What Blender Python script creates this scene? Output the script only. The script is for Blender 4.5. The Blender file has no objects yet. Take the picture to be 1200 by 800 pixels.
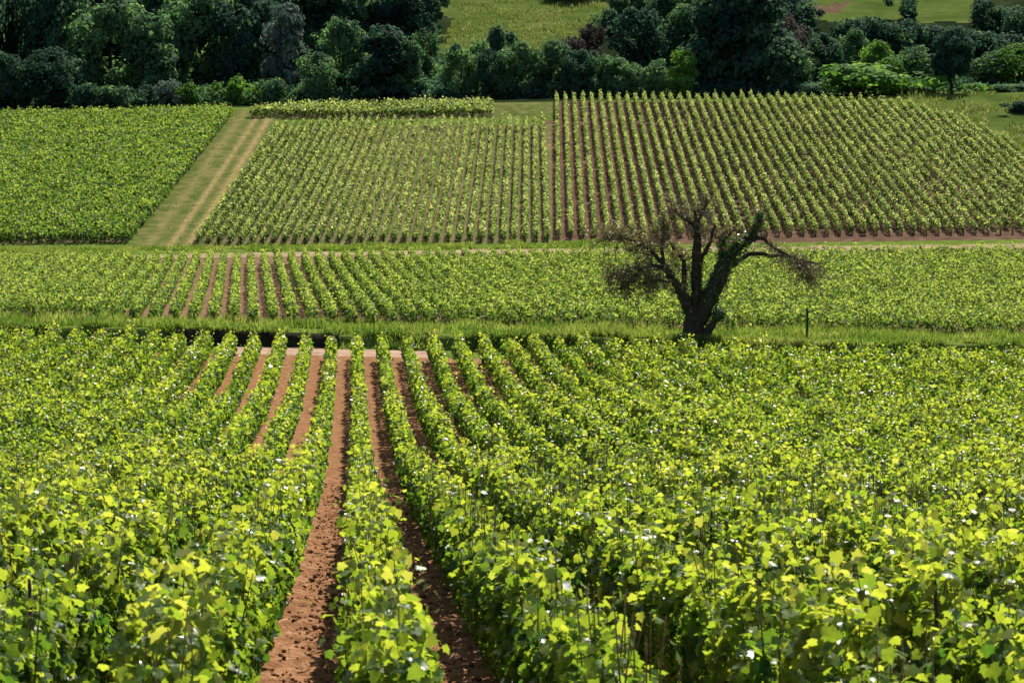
import bpy, math, random
import numpy as np
from mathutils import Vector

random.seed(7)
RNG = np.random.default_rng(11)
R = math.radians
scene = bpy.context.scene
COL = scene.collection

# ------------------------------------------------------------------ camera
FPX, CX, CY = 2600.0, 600.0, 400.0          # focal length in pixels of the 1200 x 800 photograph
PITCH = math.atan(380.0 / FPX)
cam_d = bpy.data.cameras.new('camera')
cam = bpy.data.objects.new('camera', cam_d); COL.objects.link(cam)
cam.location = (0, 0, 0); cam.rotation_euler = (math.pi / 2 - PITCH, 0, 0)
cam_d.sensor_width = 36.0; cam_d.lens = FPX * 36.0 / 1200.0
cam_d.clip_start = 0.1; cam_d.clip_end = 3000
cam_d.dof.use_dof = True; cam_d.dof.focus_distance = 60.0; cam_d.dof.aperture_fstop = 9.0
scene.camera = cam

# ------------------------------------------------------------------ light
SUN_EL, SUN_AZ = R(46), R(18)                # azimuth measured from straight ahead, positive to the right
world = bpy.data.worlds.new('World'); scene.world = world; world.use_nodes = True
nt = world.node_tree; nt.nodes.clear()
sky = nt.nodes.new('ShaderNodeTexSky'); sky.sky_type = 'NISHITA'; sky.sun_disc = False
sky.sun_elevation = SUN_EL; sky.sun_rotation = SUN_AZ
bg = nt.nodes.new('ShaderNodeBackground'); bg.inputs[1].default_value = 0.085
wo = nt.nodes.new('ShaderNodeOutputWorld')
nt.links.new(sky.outputs[0], bg.inputs[0]); nt.links.new(bg.outputs[0], wo.inputs[0])
sun_d = bpy.data.lights.new('sun', 'SUN'); sun_d.energy = 5.0; sun_d.angle = R(0.53); sun_d.color = (1.0, 0.95, 0.86)
sun = bpy.data.objects.new('sun', sun_d); COL.objects.link(sun)
sun.rotation_euler = (-(math.pi / 2 - SUN_EL), 0, -SUN_AZ)
SUNV = np.array([math.sin(SUN_AZ) * math.cos(SUN_EL), math.cos(SUN_AZ) * math.cos(SUN_EL), math.sin(SUN_EL)])
vs = scene.view_settings
vs.view_transform = 'Standard'; vs.look = 'None'; vs.exposure = 0.95; vs.gamma = 1.0; vs.use_curve_mapping = False
scene.render.engine = 'CYCLES'
scene.cycles.use_denoising = True
scene.cycles.max_bounces = 6; scene.cycles.diffuse_bounces = 3; scene.cycles.glossy_bounces = 2
scene.cycles.transmission_bounces = 4; scene.cycles.transparent_max_bounces = 4

# ------------------------------------------------------------------ tagging helpers
def tag(o, label=None, cat=None, group=None, kind=None):
    if label: o['label'] = label
    if cat: o['category'] = cat
    if group: o['group'] = group
    if kind: o['kind'] = kind
    return o
def link(o, parent=None):
    COL.objects.link(o)
    if parent is not None: o.parent = parent
    return o
def empty(name, loc, rz=0.0):
    o = bpy.data.objects.new(name, None); COL.objects.link(o)
    o.location = loc; o.rotation_euler = (0, 0, rz); o.empty_display_size = 0.2
    return o
def meshobj(name, me, mats, parent=None, loc=None):
    for m in (mats if isinstance(mats, (list, tuple)) else [mats]): me.materials.append(m)
    o = bpy.data.objects.new(name, me)
    if loc is not None: o.location = loc
    return link(o, parent)
def copy_tree(o, parent=None):
    c = o.copy(); COL.objects.link(c)
    if parent is not None: c.parent = parent
    for ch in list(o.children): copy_tree(ch, c)
    return c
ONES = 'zeroth first second third fourth fifth sixth seventh eighth ninth tenth eleventh twelfth thirteenth fourteenth fifteenth sixteenth seventeenth eighteenth nineteenth'.split()
TENS = {2: 'twent', 3: 'thirt', 4: 'fort', 5: 'fift', 6: 'sixt', 7: 'sevent', 8: 'eight', 9: 'ninet'}
def ordinal(n):
    if n < 20: return ONES[n]
    t, u = divmod(n, 10)
    return TENS[t] + 'ieth' if u == 0 else TENS[t] + 'y-' + ONES[u]

# ------------------------------------------------------------------ mesh helpers
def np_mesh(name, V, faces_idx, sizes, smooth=False, attrs=None):
    me = bpy.data.meshes.new(name)
    V = np.asarray(V, np.float32); faces_idx = np.asarray(faces_idx, np.int32).ravel(); sizes = np.asarray(sizes, np.int32)
    me.vertices.add(len(V)); me.vertices.foreach_set('co', V.ravel())
    me.loops.add(len(faces_idx)); me.loops.foreach_set('vertex_index', faces_idx)
    me.polygons.add(len(sizes))
    st = np.zeros(len(sizes), np.int32); st[1:] = np.cumsum(sizes)[:-1]
    me.polygons.foreach_set('loop_start', st)
    if attrs:
        for k, (dom, arr) in attrs.items():
            a = me.attributes.new(k, 'FLOAT', dom); a.data.foreach_set('value', np.asarray(arr, np.float32))
    me.update(calc_edges=True)
    if smooth: me.polygons.foreach_set('use_smooth', np.ones(len(sizes), bool))
    return me
def unit(v):
    return v / np.maximum(np.linalg.norm(v, axis=-1, keepdims=True), 1e-9)

# leaf templates: (lateral, along midrib, normal), faces
def _leaf_big():
    half = [(.10, -.10), (.36, -.08), (.52, .14), (.40, .28), (.55, .56), (.30, .62), (.16, .84)]
    out = [(0, 0)] + half + [(0, 1.02)] + [(-a, b) for a, b in reversed(half)]
    v = [(0, .38, .0)] + [(a, b, -.35 * abs(a) ** 1.5 - .18 * (b - .3) ** 2 + .05) for a, b in out]
    n = len(out)
    f = [(0, 1 + i, 1 + (i + 1) % n) for i in range(n)]
    return np.array(v), f
def _leaf_mid():
    v = [(0, 0, 0), (.52, .05, -.14), (.44, .62, -.16), (0, 1.0, -.1), (-.44, .62, -.16), (-.52, .05, -.14), (0, .45, .04)]
    f = [(6, 0, 1), (6, 1, 2), (6, 2, 3), (6, 3, 4), (6, 4, 5), (6, 5, 0)]
    return np.array(v), f
def _leaf_far():
    v = [(0, 0, 0), (.5, .45, -.15), (0, 1, -.05), (-.5, .45, -.15)]
    return np.array(v), [(0, 1, 2), (0, 2, 3)]
LEAF = [_leaf_big(), _leaf_mid(), _leaf_far()]
def leaf_mesh(name, groups, tubes=None):
    """groups: list of (lod, P, size, N, tint): one mesh of many leaves"""
    VV, FF, TT = [], [], []; base = 0
    for lod, P, size, N, tint in groups:
        n = len(P)
        if n == 0: continue
        T, F = LEAF[lod]; F = np.array(F); k = len(T)
        N = unit(N)
        d = RNG.normal(size=(n, 3)); d[:, 2] -= .7
        d = unit(d - N * (d * N).sum(1, keepdims=True))
        s = np.cross(d, N)
        sz = size[:, None, None]
        curl = RNG.uniform(.3, 1.7, (n, 1, 1))
        V = P[:, None, :] + sz * (s[:, None, :] * T[None, :, 0:1] + d[:, None, :] * (T[None, :, 1:2] - .3) + N[:, None, :] * T[None, :, 2:3] * curl)
        VV.append(V.reshape(-1, 3))
        FF.append((F[None] + base + (np.arange(n) * k)[:, None, None]).reshape(-1))
        TT.append(np.repeat(tint, len(F))); base += n * k
    V = np.concatenate(VV); F = np.concatenate(FF); T = np.concatenate(TT)
    S = np.full(len(F) // 3, 3); nl = len(S)
    if tubes is not None:
        F = np.concatenate([F, np.array(tubes.F) + len(V)]); V = np.concatenate([V] + tubes.V); S = np.concatenate([S, tubes.S]); T = np.concatenate([T, np.full(len(tubes.S), .5)])
    me = np_mesh(name, V, F, S, attrs={'tint': ('FACE', T)})
    if tubes is not None: me.polygons.foreach_set('material_index', (np.arange(len(S)) >= nl).astype(np.int32))
    return me

class Tubes:
    def __init__(s): s.V, s.F, s.S, s.n = [], [], [], 0
    def add(s, pts, rad, sides=6, wob=0.0):
        pts = np.asarray(pts, float); m = len(pts)
        rad = np.broadcast_to(np.asarray(rad, float), (m,))
        tan = unit(np.gradient(pts, axis=0))
        ref = np.array([0.31, 0.87, 0.12]) if abs(tan[0] @ unit(np.array([0.31, .87, .12]))) < .9 else np.array([1., 0, 0])
        a = np.arange(sides) * 2 * math.pi / sides
        for i in range(m):
            u = unit(np.cross(tan[i], ref)); w = np.cross(tan[i], u)
            r = rad[i] * (1 + wob * RNG.normal(size=sides)) if wob else np.full(sides, rad[i])
            s.V.append(pts[i] + (np.cos(a) * r)[:, None] * u + (np.sin(a) * r)[:, None] * w)
        for i in range(m - 1):
            for j in range(sides):
                j2 = (j + 1) % sides; b = s.n + i * sides
                s.F += [b + j, b + j2, b + sides + j2, b + sides + j]; s.S.append(4)
        s.F += list(range(s.n + (m - 1) * sides, s.n + m * sides)); s.S.append(sides)
        s.F += list(reversed(range(s.n, s.n + sides))); s.S.append(sides)
        s.n += m * sides
    def mesh(s, name): return np_mesh(name, np.concatenate(s.V), s.F, s.S, smooth=True)

# ------------------------------------------------------------------ materials
def new_mat(name):
    m = bpy.data.materials.new(name); m.use_nodes = True; t = m.node_tree; t.nodes.clear()
    return m, t, t.nodes.new, t.links.new, t.nodes.new('ShaderNodeOutputMaterial')
def ramp(N, stops):
    r = N('ShaderNodeValToRGB'); e = r.color_ramp.elements
    while len(e) < len(stops): e.new(0.5)
    for i, (p, c) in enumerate(stops): e[i].position = p; e[i].color = (*c, 1)
    return r
def leaf_mat(name, stops, tstops, trans=.5, rough=.38, spec=.5, obj_var=0.0, big=0.0, fine=0.0):
    m, t, N, L, out = new_mat(name)
    at = N('ShaderNodeAttribute'); at.attribute_name = 'tint'
    src = at.outputs['Fac']
    if obj_var:
        oi = N('ShaderNodeObjectInfo'); ma = N('ShaderNodeMath'); ma.operation = 'MULTIPLY_ADD'
        L(oi.outputs['Random'], ma.inputs[0]); ma.inputs[1].default_value = obj_var; 
        sb = N('ShaderNodeMath'); sb.operation = 'SUBTRACT'; L(src, sb.inputs[0]); sb.inputs[1].default_value = obj_var / 2
        L(sb.outputs[0], ma.inputs[2]); src = ma.outputs[0]
    if big:
        ge = N('ShaderNodeNewGeometry'); no = N('ShaderNodeTexNoise'); no.inputs['Scale'].default_value = 1.0 / big; no.inputs['Detail'].default_value = 3
        L(ge.outputs['Position'], no.inputs['Vector'])
        m2 = N('ShaderNodeMath'); m2.operation = 'MULTIPLY_ADD'; L(no.outputs[0], m2.inputs[0]); m2.inputs[1].default_value = .9
        s2 = N('ShaderNodeMath'); s2.operation = 'SUBTRACT'; L(src, s2.inputs[0]); s2.inputs[1].default_value = .45
        L(s2.outputs[0], m2.inputs[2]); src = m2.outputs[0]
    if fine:                                                    # mottling inside each leaf
        ge = N('ShaderNodeNewGeometry'); no = N('ShaderNodeTexNoise'); no.inputs['Scale'].default_value = 38; no.inputs['Detail'].default_value = 4
        L(ge.outputs['Position'], no.inputs['Vector'])
        m2 = N('ShaderNodeMath'); m2.operation = 'MULTIPLY_ADD'; L(no.outputs[0], m2.inputs[0]); m2.inputs[1].default_value = fine * 2
        s2 = N('ShaderNodeMath'); s2.operation = 'SUBTRACT'; L(src, s2.inputs[0]); s2.inputs[1].default_value = fine
        L(s2.outputs[0], m2.inputs[2]); src = m2.outputs[0]
    r1, r2 = ramp(N, stops), ramp(N, tstops)
    L(src, r1.inputs[0]); L(src, r2.inputs[0])
    p = N('ShaderNodeBsdfPrincipled'); L(r1.outputs[0], p.inputs['Base Color'])
    p.inputs['Roughness'].default_value = rough; p.inputs['Specular IOR Level'].default_value = spec
    tr = N('ShaderNodeBsdfTranslucent'); L(r2.outputs[0], tr.inputs[0])
    mx = N('ShaderNodeMixShader'); mx.inputs[0].default_value = trans
    L(p.outputs[0], mx.inputs[1]); L(tr.outputs[0], mx.inputs[2]); L(mx.outputs[0], out.inputs[0])
    return m
def ground_mat(name, stops, scale=1.0, detail=8, rough=.95, bump=.5, bscale=None, bdist=.05, attr=None, attr_col=None):
    m, t, N, L, out = new_mat(name)
    ge = N('ShaderNodeNewGeometry')
    n1 = N('ShaderNodeTexNoise'); n1.inputs['Scale'].default_value = scale; n1.inputs['Detail'].default_value = detail; n1.inputs['Roughness'].default_value = .7
    L(ge.outputs['Position'], n1.inputs['Vector'])
    r = ramp(N, stops); L(n1.outputs[0], r.inputs[0]); colr = r.outputs[0]
    if attr:
        a = N('ShaderNodeAttribute'); a.attribute_name = attr
        mx = N('ShaderNodeMix'); mx.data_type = 'RGBA'
        n3 = N('ShaderNodeTexNoise'); n3.inputs['Scale'].default_value = scale * 2; L(ge.outputs['Position'], n3.inputs['Vector'])
        mu = N('ShaderNodeMath'); mu.operation = 'MULTIPLY'; mu.use_clamp = True
        mm = N('ShaderNodeMath'); mm.operation = 'MULTIPLY'; mm.inputs[1].default_value = 1.9
        L(n3.outputs[0], mm.inputs[0]); L(a.outputs['Fac'], mu.inputs[0]); L(mm.outputs[0], mu.inputs[1])
        L(mu.outputs[0], mx.inputs[0]); L(colr, mx.inputs[6]); mx.inputs[7].default_value = (*attr_col, 1); colr = mx.outputs[2]
    p = N('ShaderNodeBsdfPrincipled'); L(colr, p.inputs['Base Color']); p.inputs['Roughness'].default_value = rough
    p.inputs['Specular IOR Level'].default_value = .0
    n2 = N('ShaderNodeTexNoise'); n2.inputs['Scale'].default_value = bscale or scale * 4; n2.inputs['Detail'].default_value = 8
    L(ge.outputs['Position'], n2.inputs['Vector'])
    b = N('ShaderNodeBump'); b.inputs['Strength'].default_value = bump; b.inputs['Distance'].default_value = bdist
    L(n2.outputs[0], b.inputs['Height']); L(b.outputs[0], p.inputs['Normal']); L(p.outputs[0], out.inputs[0])
    return m
def bark_mat(name, a, b, scale=6):
    return ground_mat(name, [(.3, a), (.7, b)], scale=scale, rough=.9, bump=.8, bscale=scale * 4, bdist=.03)

M = {}
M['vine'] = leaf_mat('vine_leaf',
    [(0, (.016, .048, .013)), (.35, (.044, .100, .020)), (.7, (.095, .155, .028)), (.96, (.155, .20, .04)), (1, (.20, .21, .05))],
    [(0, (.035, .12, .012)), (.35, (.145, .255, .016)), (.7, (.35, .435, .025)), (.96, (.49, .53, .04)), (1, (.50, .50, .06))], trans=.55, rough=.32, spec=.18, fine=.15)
M['vine_mid'] = leaf_mat('middle_vine_leaf',
    [(0, (.012, .034, .010)), (.35, (.042, .088, .020)), (.75, (.12, .175, .038)), (1, (.19, .22, .06))],
    [(0, (.03, .085, .010)), (.35, (.12, .21, .022)), (.75, (.37, .47, .055)), (1, (.50, .54, .09))], trans=.52, rough=.45, spec=.06)
M['vine_far'] = leaf_mat('far_vine_leaf',  # low stops deepened to paint in the shade between rows
    [(0, (.014, .034, .012)), (.35, (.044, .080, .022)), (.75, (.15, .195, .065)), (1, (.23, .25, .10))],
    [(0, (.035, .085, .010)), (.35, (.12, .19, .025)), (.75, (.45, .53, .11)), (1, (.60, .60, .17))], trans=.5, rough=.45, spec=.06)
M['vine_dull'] = leaf_mat('dull_vine_leaf',
    [(0, (.016, .042, .012)), (.4, (.045, .09, .022)), (.8, (.09, .15, .035)), (1, (.14, .18, .05))],
    [(0, (.04, .12, .012)), (.4, (.13, .23, .02)), (.8, (.28, .39, .04)), (1, (.40, .43, .06))], trans=.52, rough=.45, spec=.08)
M['cane'] = bark_mat('green_cane', (.09, .07, .03), (.16, .13, .05), 20)
M['vine_wood'] = bark_mat('vine_wood', (.035, .025, .018), (.09, .06, .04), 15)
M['stake'] = bark_mat('weathered_wood', (.05, .04, .035), (.14, .11, .09), 12)
M['soil'] = ground_mat('red_soil', [(.25, (.085, .040, .020)), (.5, (.20, .100, .050)), (.75, (.36, .205, .115))], scale=5, bump=1.0, bscale=16, bdist=.06)
M['clod'] = ground_mat('dry_clod', [(.25, (.10, .045, .024)), (.5, (.20, .10, .055)), (.75, (.36, .22, .13))], scale=9, bump=.6, bscale=40, bdist=.02)
M['soil_far'] = ground_mat('field_soil', [(.3, (.048, .030, .019)), (.55, (.105, .064, .042)), (.75, (.20, .13, .085))], scale=.8, bump=.7, bscale=5, bdist=.1)
M['soil_mid'] = ground_mat('middle_field_soil', [(.3, (.085, .052, .032)), (.55, (.16, .095, .06)), (.75, (.22, .16, .09))], scale=.9, bump=.7, bscale=5, bdist=.1)
M['sandy'] = ground_mat('sandy_dirt', [(.3, (.13, .095, .05)), (.5, (.25, .175, .115)), (.75, (.36, .26, .18))], scale=.9, bump=.5, bscale=6, bdist=.06)
M['soil_green'] = ground_mat('weedy_soil', [(.3, (.05, .065, .02)), (.5, (.11, .10, .045)), (.72, (.20, .13, .075))], scale=.6, bump=.7, bscale=5, bdist=.1)
M['pale_track'] = ground_mat('pale_dirt', [(.3, (.17, .105, .068)), (.5, (.28, .185, .128)), (.75, (.38, .27, .195))], scale=1.5, bump=.4, bscale=8, bdist=.04)
M['grass'] = ground_mat('grass_ground', [(.3, (.04, .075, .012)), (.5, (.085, .125, .02)), (.75, (.17, .17, .05))], scale=1.0, bump=.9, bscale=9, bdist=.1)
M['bank'] = ground_mat('bank_earth_shade', [(.3, (.008, .008, .006)), (.5, (.02, .02, .012)), (.75, (.045, .04, .02))], scale=2.0, bump=.9, bscale=9, bdist=.1)  # earth taken near black: shade of the bank face put into its colour
M['track_grass'] = ground_mat('track_grass', [(.3, (.034, .060, .013)), (.48, (.075, .095, .024)), (.72, (.18, .135, .06))], scale=.7, bump=.8, bscale=6, bdist=.1, attr='rut', attr_col=(.24, .175, .075))
M['meadow'] = ground_mat('meadow_grass', [(.3, (.034, .054, .012)), (.5, (.062, .088, .019)), (.75, (.115, .118, .038))], scale=.12, bump=.7, bscale=1.2, bdist=.3)
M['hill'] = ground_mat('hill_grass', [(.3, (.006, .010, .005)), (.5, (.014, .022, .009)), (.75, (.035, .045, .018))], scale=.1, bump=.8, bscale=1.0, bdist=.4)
M['earth'] = ground_mat('bare_earth', [(.3, (.06, .042, .026)), (.6, (.11, .072, .045))], scale=.3, bump=.6, bscale=2, bdist=.2)
M['blade'] = leaf_mat('grass_blade', [(0, (.045, .088, .018)), (.5, (.090, .145, .030)), (1, (.18, .18, .06))], [(0, (.09, .17, .016)), (.5, (.23, .33, .035)), (1, (.42, .42, .09))], trans=.48, rough=.7, spec=.1)
M['meadow_blade'] = leaf_mat('meadow_blade', [(0, (.05, .08, .018)), (.5, (.085, .12, .03)), (1, (.17, .165, .07))], [(0, (.10, .15, .02)), (.5, (.18, .23, .04)), (1, (.3, .27, .09))], trans=.45, rough=.7, spec=.1)
def tree_mat(name, a, b, c, k=2.6):
    s = [(0, a), (.5, b), (1, c)]
    return leaf_mat(name, s, [(p, (x * k, y * k, z * 1.6)) for p, (x, y, z) in s], trans=.38, rough=.7, spec=.03, obj_var=.3, big=2.5)
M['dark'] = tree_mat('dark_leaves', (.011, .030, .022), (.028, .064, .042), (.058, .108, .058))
M['mid'] = tree_mat('mid_leaves', (.024, .056, .034), (.062, .122, .056), (.11, .185, .072))
M['bright'] = tree_mat('bright_leaves', (.035, .080, .018), (.080, .165, .030), (.14, .24, .045))
M['silver'] = tree_mat('silver_leaves', (.03, .055, .042), (.075, .11, .075), (.15, .19, .14), 1.6)
M['brown'] = tree_mat('brown_leaves', (.034, .030, .022), (.068, .058, .044), (.10, .085, .062), 1.5)
M['bark'] = bark_mat('tree_bark', (.018, .014, .011), (.05, .04, .03), 3)
M['old_bark'] = bark_mat('old_bark', (.022, .018, .013), (.075, .060, .044), 7)
M['twig'] = bark_mat('twig_bark', (.11, .082, .056), (.25, .20, .14), 10)
M['ivy'] = leaf_mat('ivy_leaf', [(0, (.016, .042, .014)), (.6, (.036, .08, .02)), (1, (.07, .13, .03))], [(0, (.03, .08, .015)), (.6, (.08, .17, .02)), (1, (.16, .27, .03))], trans=.3, rough=.4)
M['sparse'] = leaf_mat('withered_leaf', [(0, (.08, .06, .03)), (.5, (.10, .105, .03)), (1, (.11, .15, .035))], [(0, (.20, .13, .05)), (.5, (.30, .25, .05)), (1, (.28, .34, .04))], trans=.4, rough=.5)

# ------------------------------------------------------------------ terrain
def ray_slope(py): return -math.tan(PITCH + math.atan((py - CY) / FPX))
_k = [(-40, 0.6), (-6, -1.55), (0, -2.2), (10, -3.95), (28, -7.1), (45, -10.05), (70, -12.95), (89, -14.0), (95, -14.25), (104, -15.3)]
for D, py in ((122, 386), (150, 345), (190, 299), (197, 290.5), (202, 283), (230, 218), (260, 162), (287, 120.5), (302, 115), (325, 95), (350, 58), (390, 8), (430, -40), (600, -260), (950, -480)):
    _k.append((D, D * ray_slope(py)))
_D = np.arange(-40, 950, .25)
_Z = np.interp(_D, [a for a, b in _k], [b for a, b in _k])
_w = np.exp(-np.linspace(-2, 2, 49) ** 2); _w /= _w.sum()
_Z = np.convolve(np.pad(_Z, 24, mode='edge'), _w, 'valid')
def cross(D): return np.interp(D, [-40, 45, 92, 122, 195, 287, 400, 950], [0, -.004, -.020, -.018, .013, .018, .0, 0])
BANK = 0.62
def gz(X, D):
    X = np.asarray(X, float); D = np.asarray(D, float)
    z = np.interp(D, _D, _Z) + cross(D) * np.clip(X, -120, 120)
    lip = 94.55 + .22 * np.sin(X * .9) + .15 * np.sin(X * 2.3 + 1)
    b = np.clip((D - lip) / .55, 0, 1); b = b * b * (3 - 2 * b)
    f = np.clip((105.0 - D) / 7.5, 0, 1); f = f * f * (3 - 2 * f)
    return z + BANK * b * f * (1 + .12 * np.sin(X * .35 + .8))
def proj(X, Y, Z):
    c, s = math.cos(PITCH), math.sin(PITCH)
    d = Y * c - Z * s; u = Y * s + Z * c
    return CX + FPX * X / d, CY - FPX * u / d
def at(px, D): return (px - CX) / FPX * D          # sideways position on a vertical plane at depth D (close enough)
def inpoly(px, py, poly):
    ins = np.zeros(np.shape(px), bool); n = len(poly)
    for i in range(n):
        (x1, y1), (x2, y2) = poly[i], poly[(i + 1) % n]
        if y1 == y2: continue
        c = ((y1 > py) != (y2 > py)) & (px < (x2 - x1) * (py - y1) / (y2 - y1) + x1)
        ins ^= c
    return ins
def vnoise(X, Y, s, seed):
    r = np.random.default_rng(seed); T = r.random((256, 256))
    x, y = np.asarray(X) / s, np.asarray(Y) / s
    xi, yi = np.floor(x).astype(int), np.floor(y).astype(int); fx, fy = x - xi, y - yi
    fx = fx * fx * (3 - 2 * fx); fy = fy * fy * (3 - 2 * fy)
    g = lambda a, b: T[a % 256, b % 256]
    return (g(xi, yi) * (1 - fx) + g(xi + 1, yi) * fx) * (1 - fy) + (g(xi, yi + 1) * (1 - fx) + g(xi + 1, yi + 1) * fx) * fy

# plots of land, outlined on the ground seen through the photograph
PLOT_RIGHT = [(649, 281), (651, 119), (955, 119), (1060, 126), (1130, 145), (1205, 181), (1330, 230), (1330, 274), (1000, 276)]
PLOT_CENTRE = [(222, 287), (318, 152), (400, 147), (580, 146), (645, 146), (648, 284)]
PLOT_LEFT = [(-90, 286), (-90, 139), (150, 136), (268, 132), (272, 140), (148, 285)]
PLOT_STRIP = [(292, 138), (300, 132), (430, 126), (578, 122), (579, 137), (430, 140)]
TRACK_GRASS = [(148, 288), (274, 130), (292, 126), (330, 140), (222, 290)]
PATCH = [(579, 139), (579, 109), (652, 108), (650, 139)]
MEADOWS = [[(508, 62), (530, 26), (514, 4), (519, -90), (725, -90), (705, 30), (690, 62)], [(945, 25), (955, -60), (1150, -60), (1145, 26)], [(1040, 108), (1330, 98), (1330, 260), (1195, 178), (1120, 138)]]
EARTH = [(930, 17), (950, 3), (968, 6), (994, 4), (982, 15), (960, 20)]

FG_TAN, FG_X0, FG_S = (412 - CX) / FPX, .15, 1.03
def fg_lane(X, D): return ((X - FG_TAN * D - FG_X0) / FG_S)     # integer on a vine row, half on the middle of a lane
def fg_relief(X, D):
    a = np.clip((58 - D) / 20, 0, 1) * np.clip((D + 2) / 4, 0, 1)
    n = vnoise(X, D, .16, 1) * .055 + vnoise(X, D, .34, 2) * .06 + vnoise(X, D, .07, 3) * .03 - .07
    lane = .5 - np.abs((fg_lane(X, D) % 1.0) - .5)              # 0 on the row, .5 mid lane
    return a * 1.4 * n - .05 * np.sin(np.clip(lane * 2, 0, 1) * math.pi / 2) * np.clip((91 - D) / 4, 0, 1)

def build_ground():
    rows = [-40, -25, -15, -8, -4, 0, 2]; d = 3.0
    while d < 950:
        rows.append(d)
        st = .16 if d < 34 else .0046 * d if d < 93 else .12 if d < 96 else .0046 * d if d < 410 else .012 * d
        d += st
    D = np.array(rows); u = np.linspace(-.40, .40, 520)
    DD, UU = np.meshgrid(D, u, indexing='ij'); XX = UU * (DD + 25)
    XX[DD < 0] = (UU * 25 * 2)[DD < 0]
    ZZ = gz(XX, DD) + fg_relief(XX, DD)
    V = np.stack([XX, DD, ZZ], -1).reshape(-1, 3)
    nr, nc = DD.shape
    i = (np.arange(nr - 1)[:, None] * nc + np.arange(nc - 1)[None]).ravel()
    Q = np.stack([i, i + 1, i + nc + 1, i + nc], 1)
    C = V[Q].mean(1); cx, cd = C[:, 0], C[:, 1]
    px, py = proj(cx, cd, C[:, 2])
    wob = (vnoise(cx, cd, 3.0, 5) - .5)
    wob2 = (vnoise(cx, cd, 1.1, 6) - .5)
    cls = np.full(len(Q), 'ground', object)
    cls[(cd > 91.3)] = 'grass_bank'; cls[(cd > 91.3) & (px + 30 * wob > 262) & (px + 30 * wob < 508)] = 'dirt_track'
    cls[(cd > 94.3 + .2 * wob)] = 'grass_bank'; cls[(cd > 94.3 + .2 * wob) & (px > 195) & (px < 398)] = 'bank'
    cls[(cd > 96.6 + 1.5 * wob)] = 'grass_bank'
    cls[(cd > 121 + 2 * wob)] = 'vineyard_soil'
    cls[(cd > 100) & (cd <= 191.2 + 1.6 * wob)] = np.where(cls[(cd > 100) & (cd <= 191.2 + 1.6 * wob)] == 'vineyard_soil', 'middle_field_soil', cls[(cd > 100) & (cd <= 191.2 + 1.6 * wob)])
    cls[(cd > 191.2 + 1.6 * wob)] = 'sandy_track'
    cls[(cd > 190 + 1.2 * wob) & (px < 150 + 60 * wob)] = 'grass_verge'
    cls[(cd > 195.2 + 2.2 * wob)] = 'grass_verge'
    up = cd > 198.0
    red = up & (px > 637) & (inpoly(px, py, PLOT_RIGHT) | (cd < 201.5) | ((px < 655) & (py > 141))); cls[red] = 'vineyard_soil'
    cls[up & inpoly(px, py, PLOT_CENTRE)] = 'weedy_soil'
    cls[up & inpoly(px, py, PLOT_LEFT)] = 'weedy_soil'
    cls[up & inpoly(px, py, PLOT_STRIP)] = 'weedy_soil'
    cls[(cd > 196.2) & inpoly(px + 5 * wob, py, TRACK_GRASS)] = 'grass_track'
    cls[up & inpoly(px, py, PATCH)] = 'grass_track'
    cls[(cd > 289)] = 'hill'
    for k, m in enumerate(MEADOWS):
        cls[(cd > (295 if k < 2 else 205)) & inpoly(px + 22 * wob + 10 * wob2, py + 9 * wob, m)] = 'meadow'
    cls[(cd > 300) & inpoly(px + 22 * wob2, py + 8 * wob, EARTH)] = 'bare_earth'
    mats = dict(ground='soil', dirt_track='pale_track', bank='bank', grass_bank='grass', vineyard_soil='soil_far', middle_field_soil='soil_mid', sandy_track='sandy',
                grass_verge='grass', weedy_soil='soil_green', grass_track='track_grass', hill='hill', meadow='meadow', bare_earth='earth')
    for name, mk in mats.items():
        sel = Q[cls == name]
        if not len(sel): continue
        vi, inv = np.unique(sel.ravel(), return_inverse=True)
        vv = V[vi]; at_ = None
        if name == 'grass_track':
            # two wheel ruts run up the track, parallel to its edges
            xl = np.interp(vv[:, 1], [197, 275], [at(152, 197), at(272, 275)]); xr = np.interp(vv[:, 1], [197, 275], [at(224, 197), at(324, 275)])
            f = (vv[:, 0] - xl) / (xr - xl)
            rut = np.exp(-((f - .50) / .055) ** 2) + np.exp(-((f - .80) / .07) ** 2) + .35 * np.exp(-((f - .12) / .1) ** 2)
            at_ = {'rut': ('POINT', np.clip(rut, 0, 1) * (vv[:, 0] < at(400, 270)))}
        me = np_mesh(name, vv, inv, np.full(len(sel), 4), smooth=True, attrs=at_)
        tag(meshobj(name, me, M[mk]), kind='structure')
build_ground()

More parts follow.
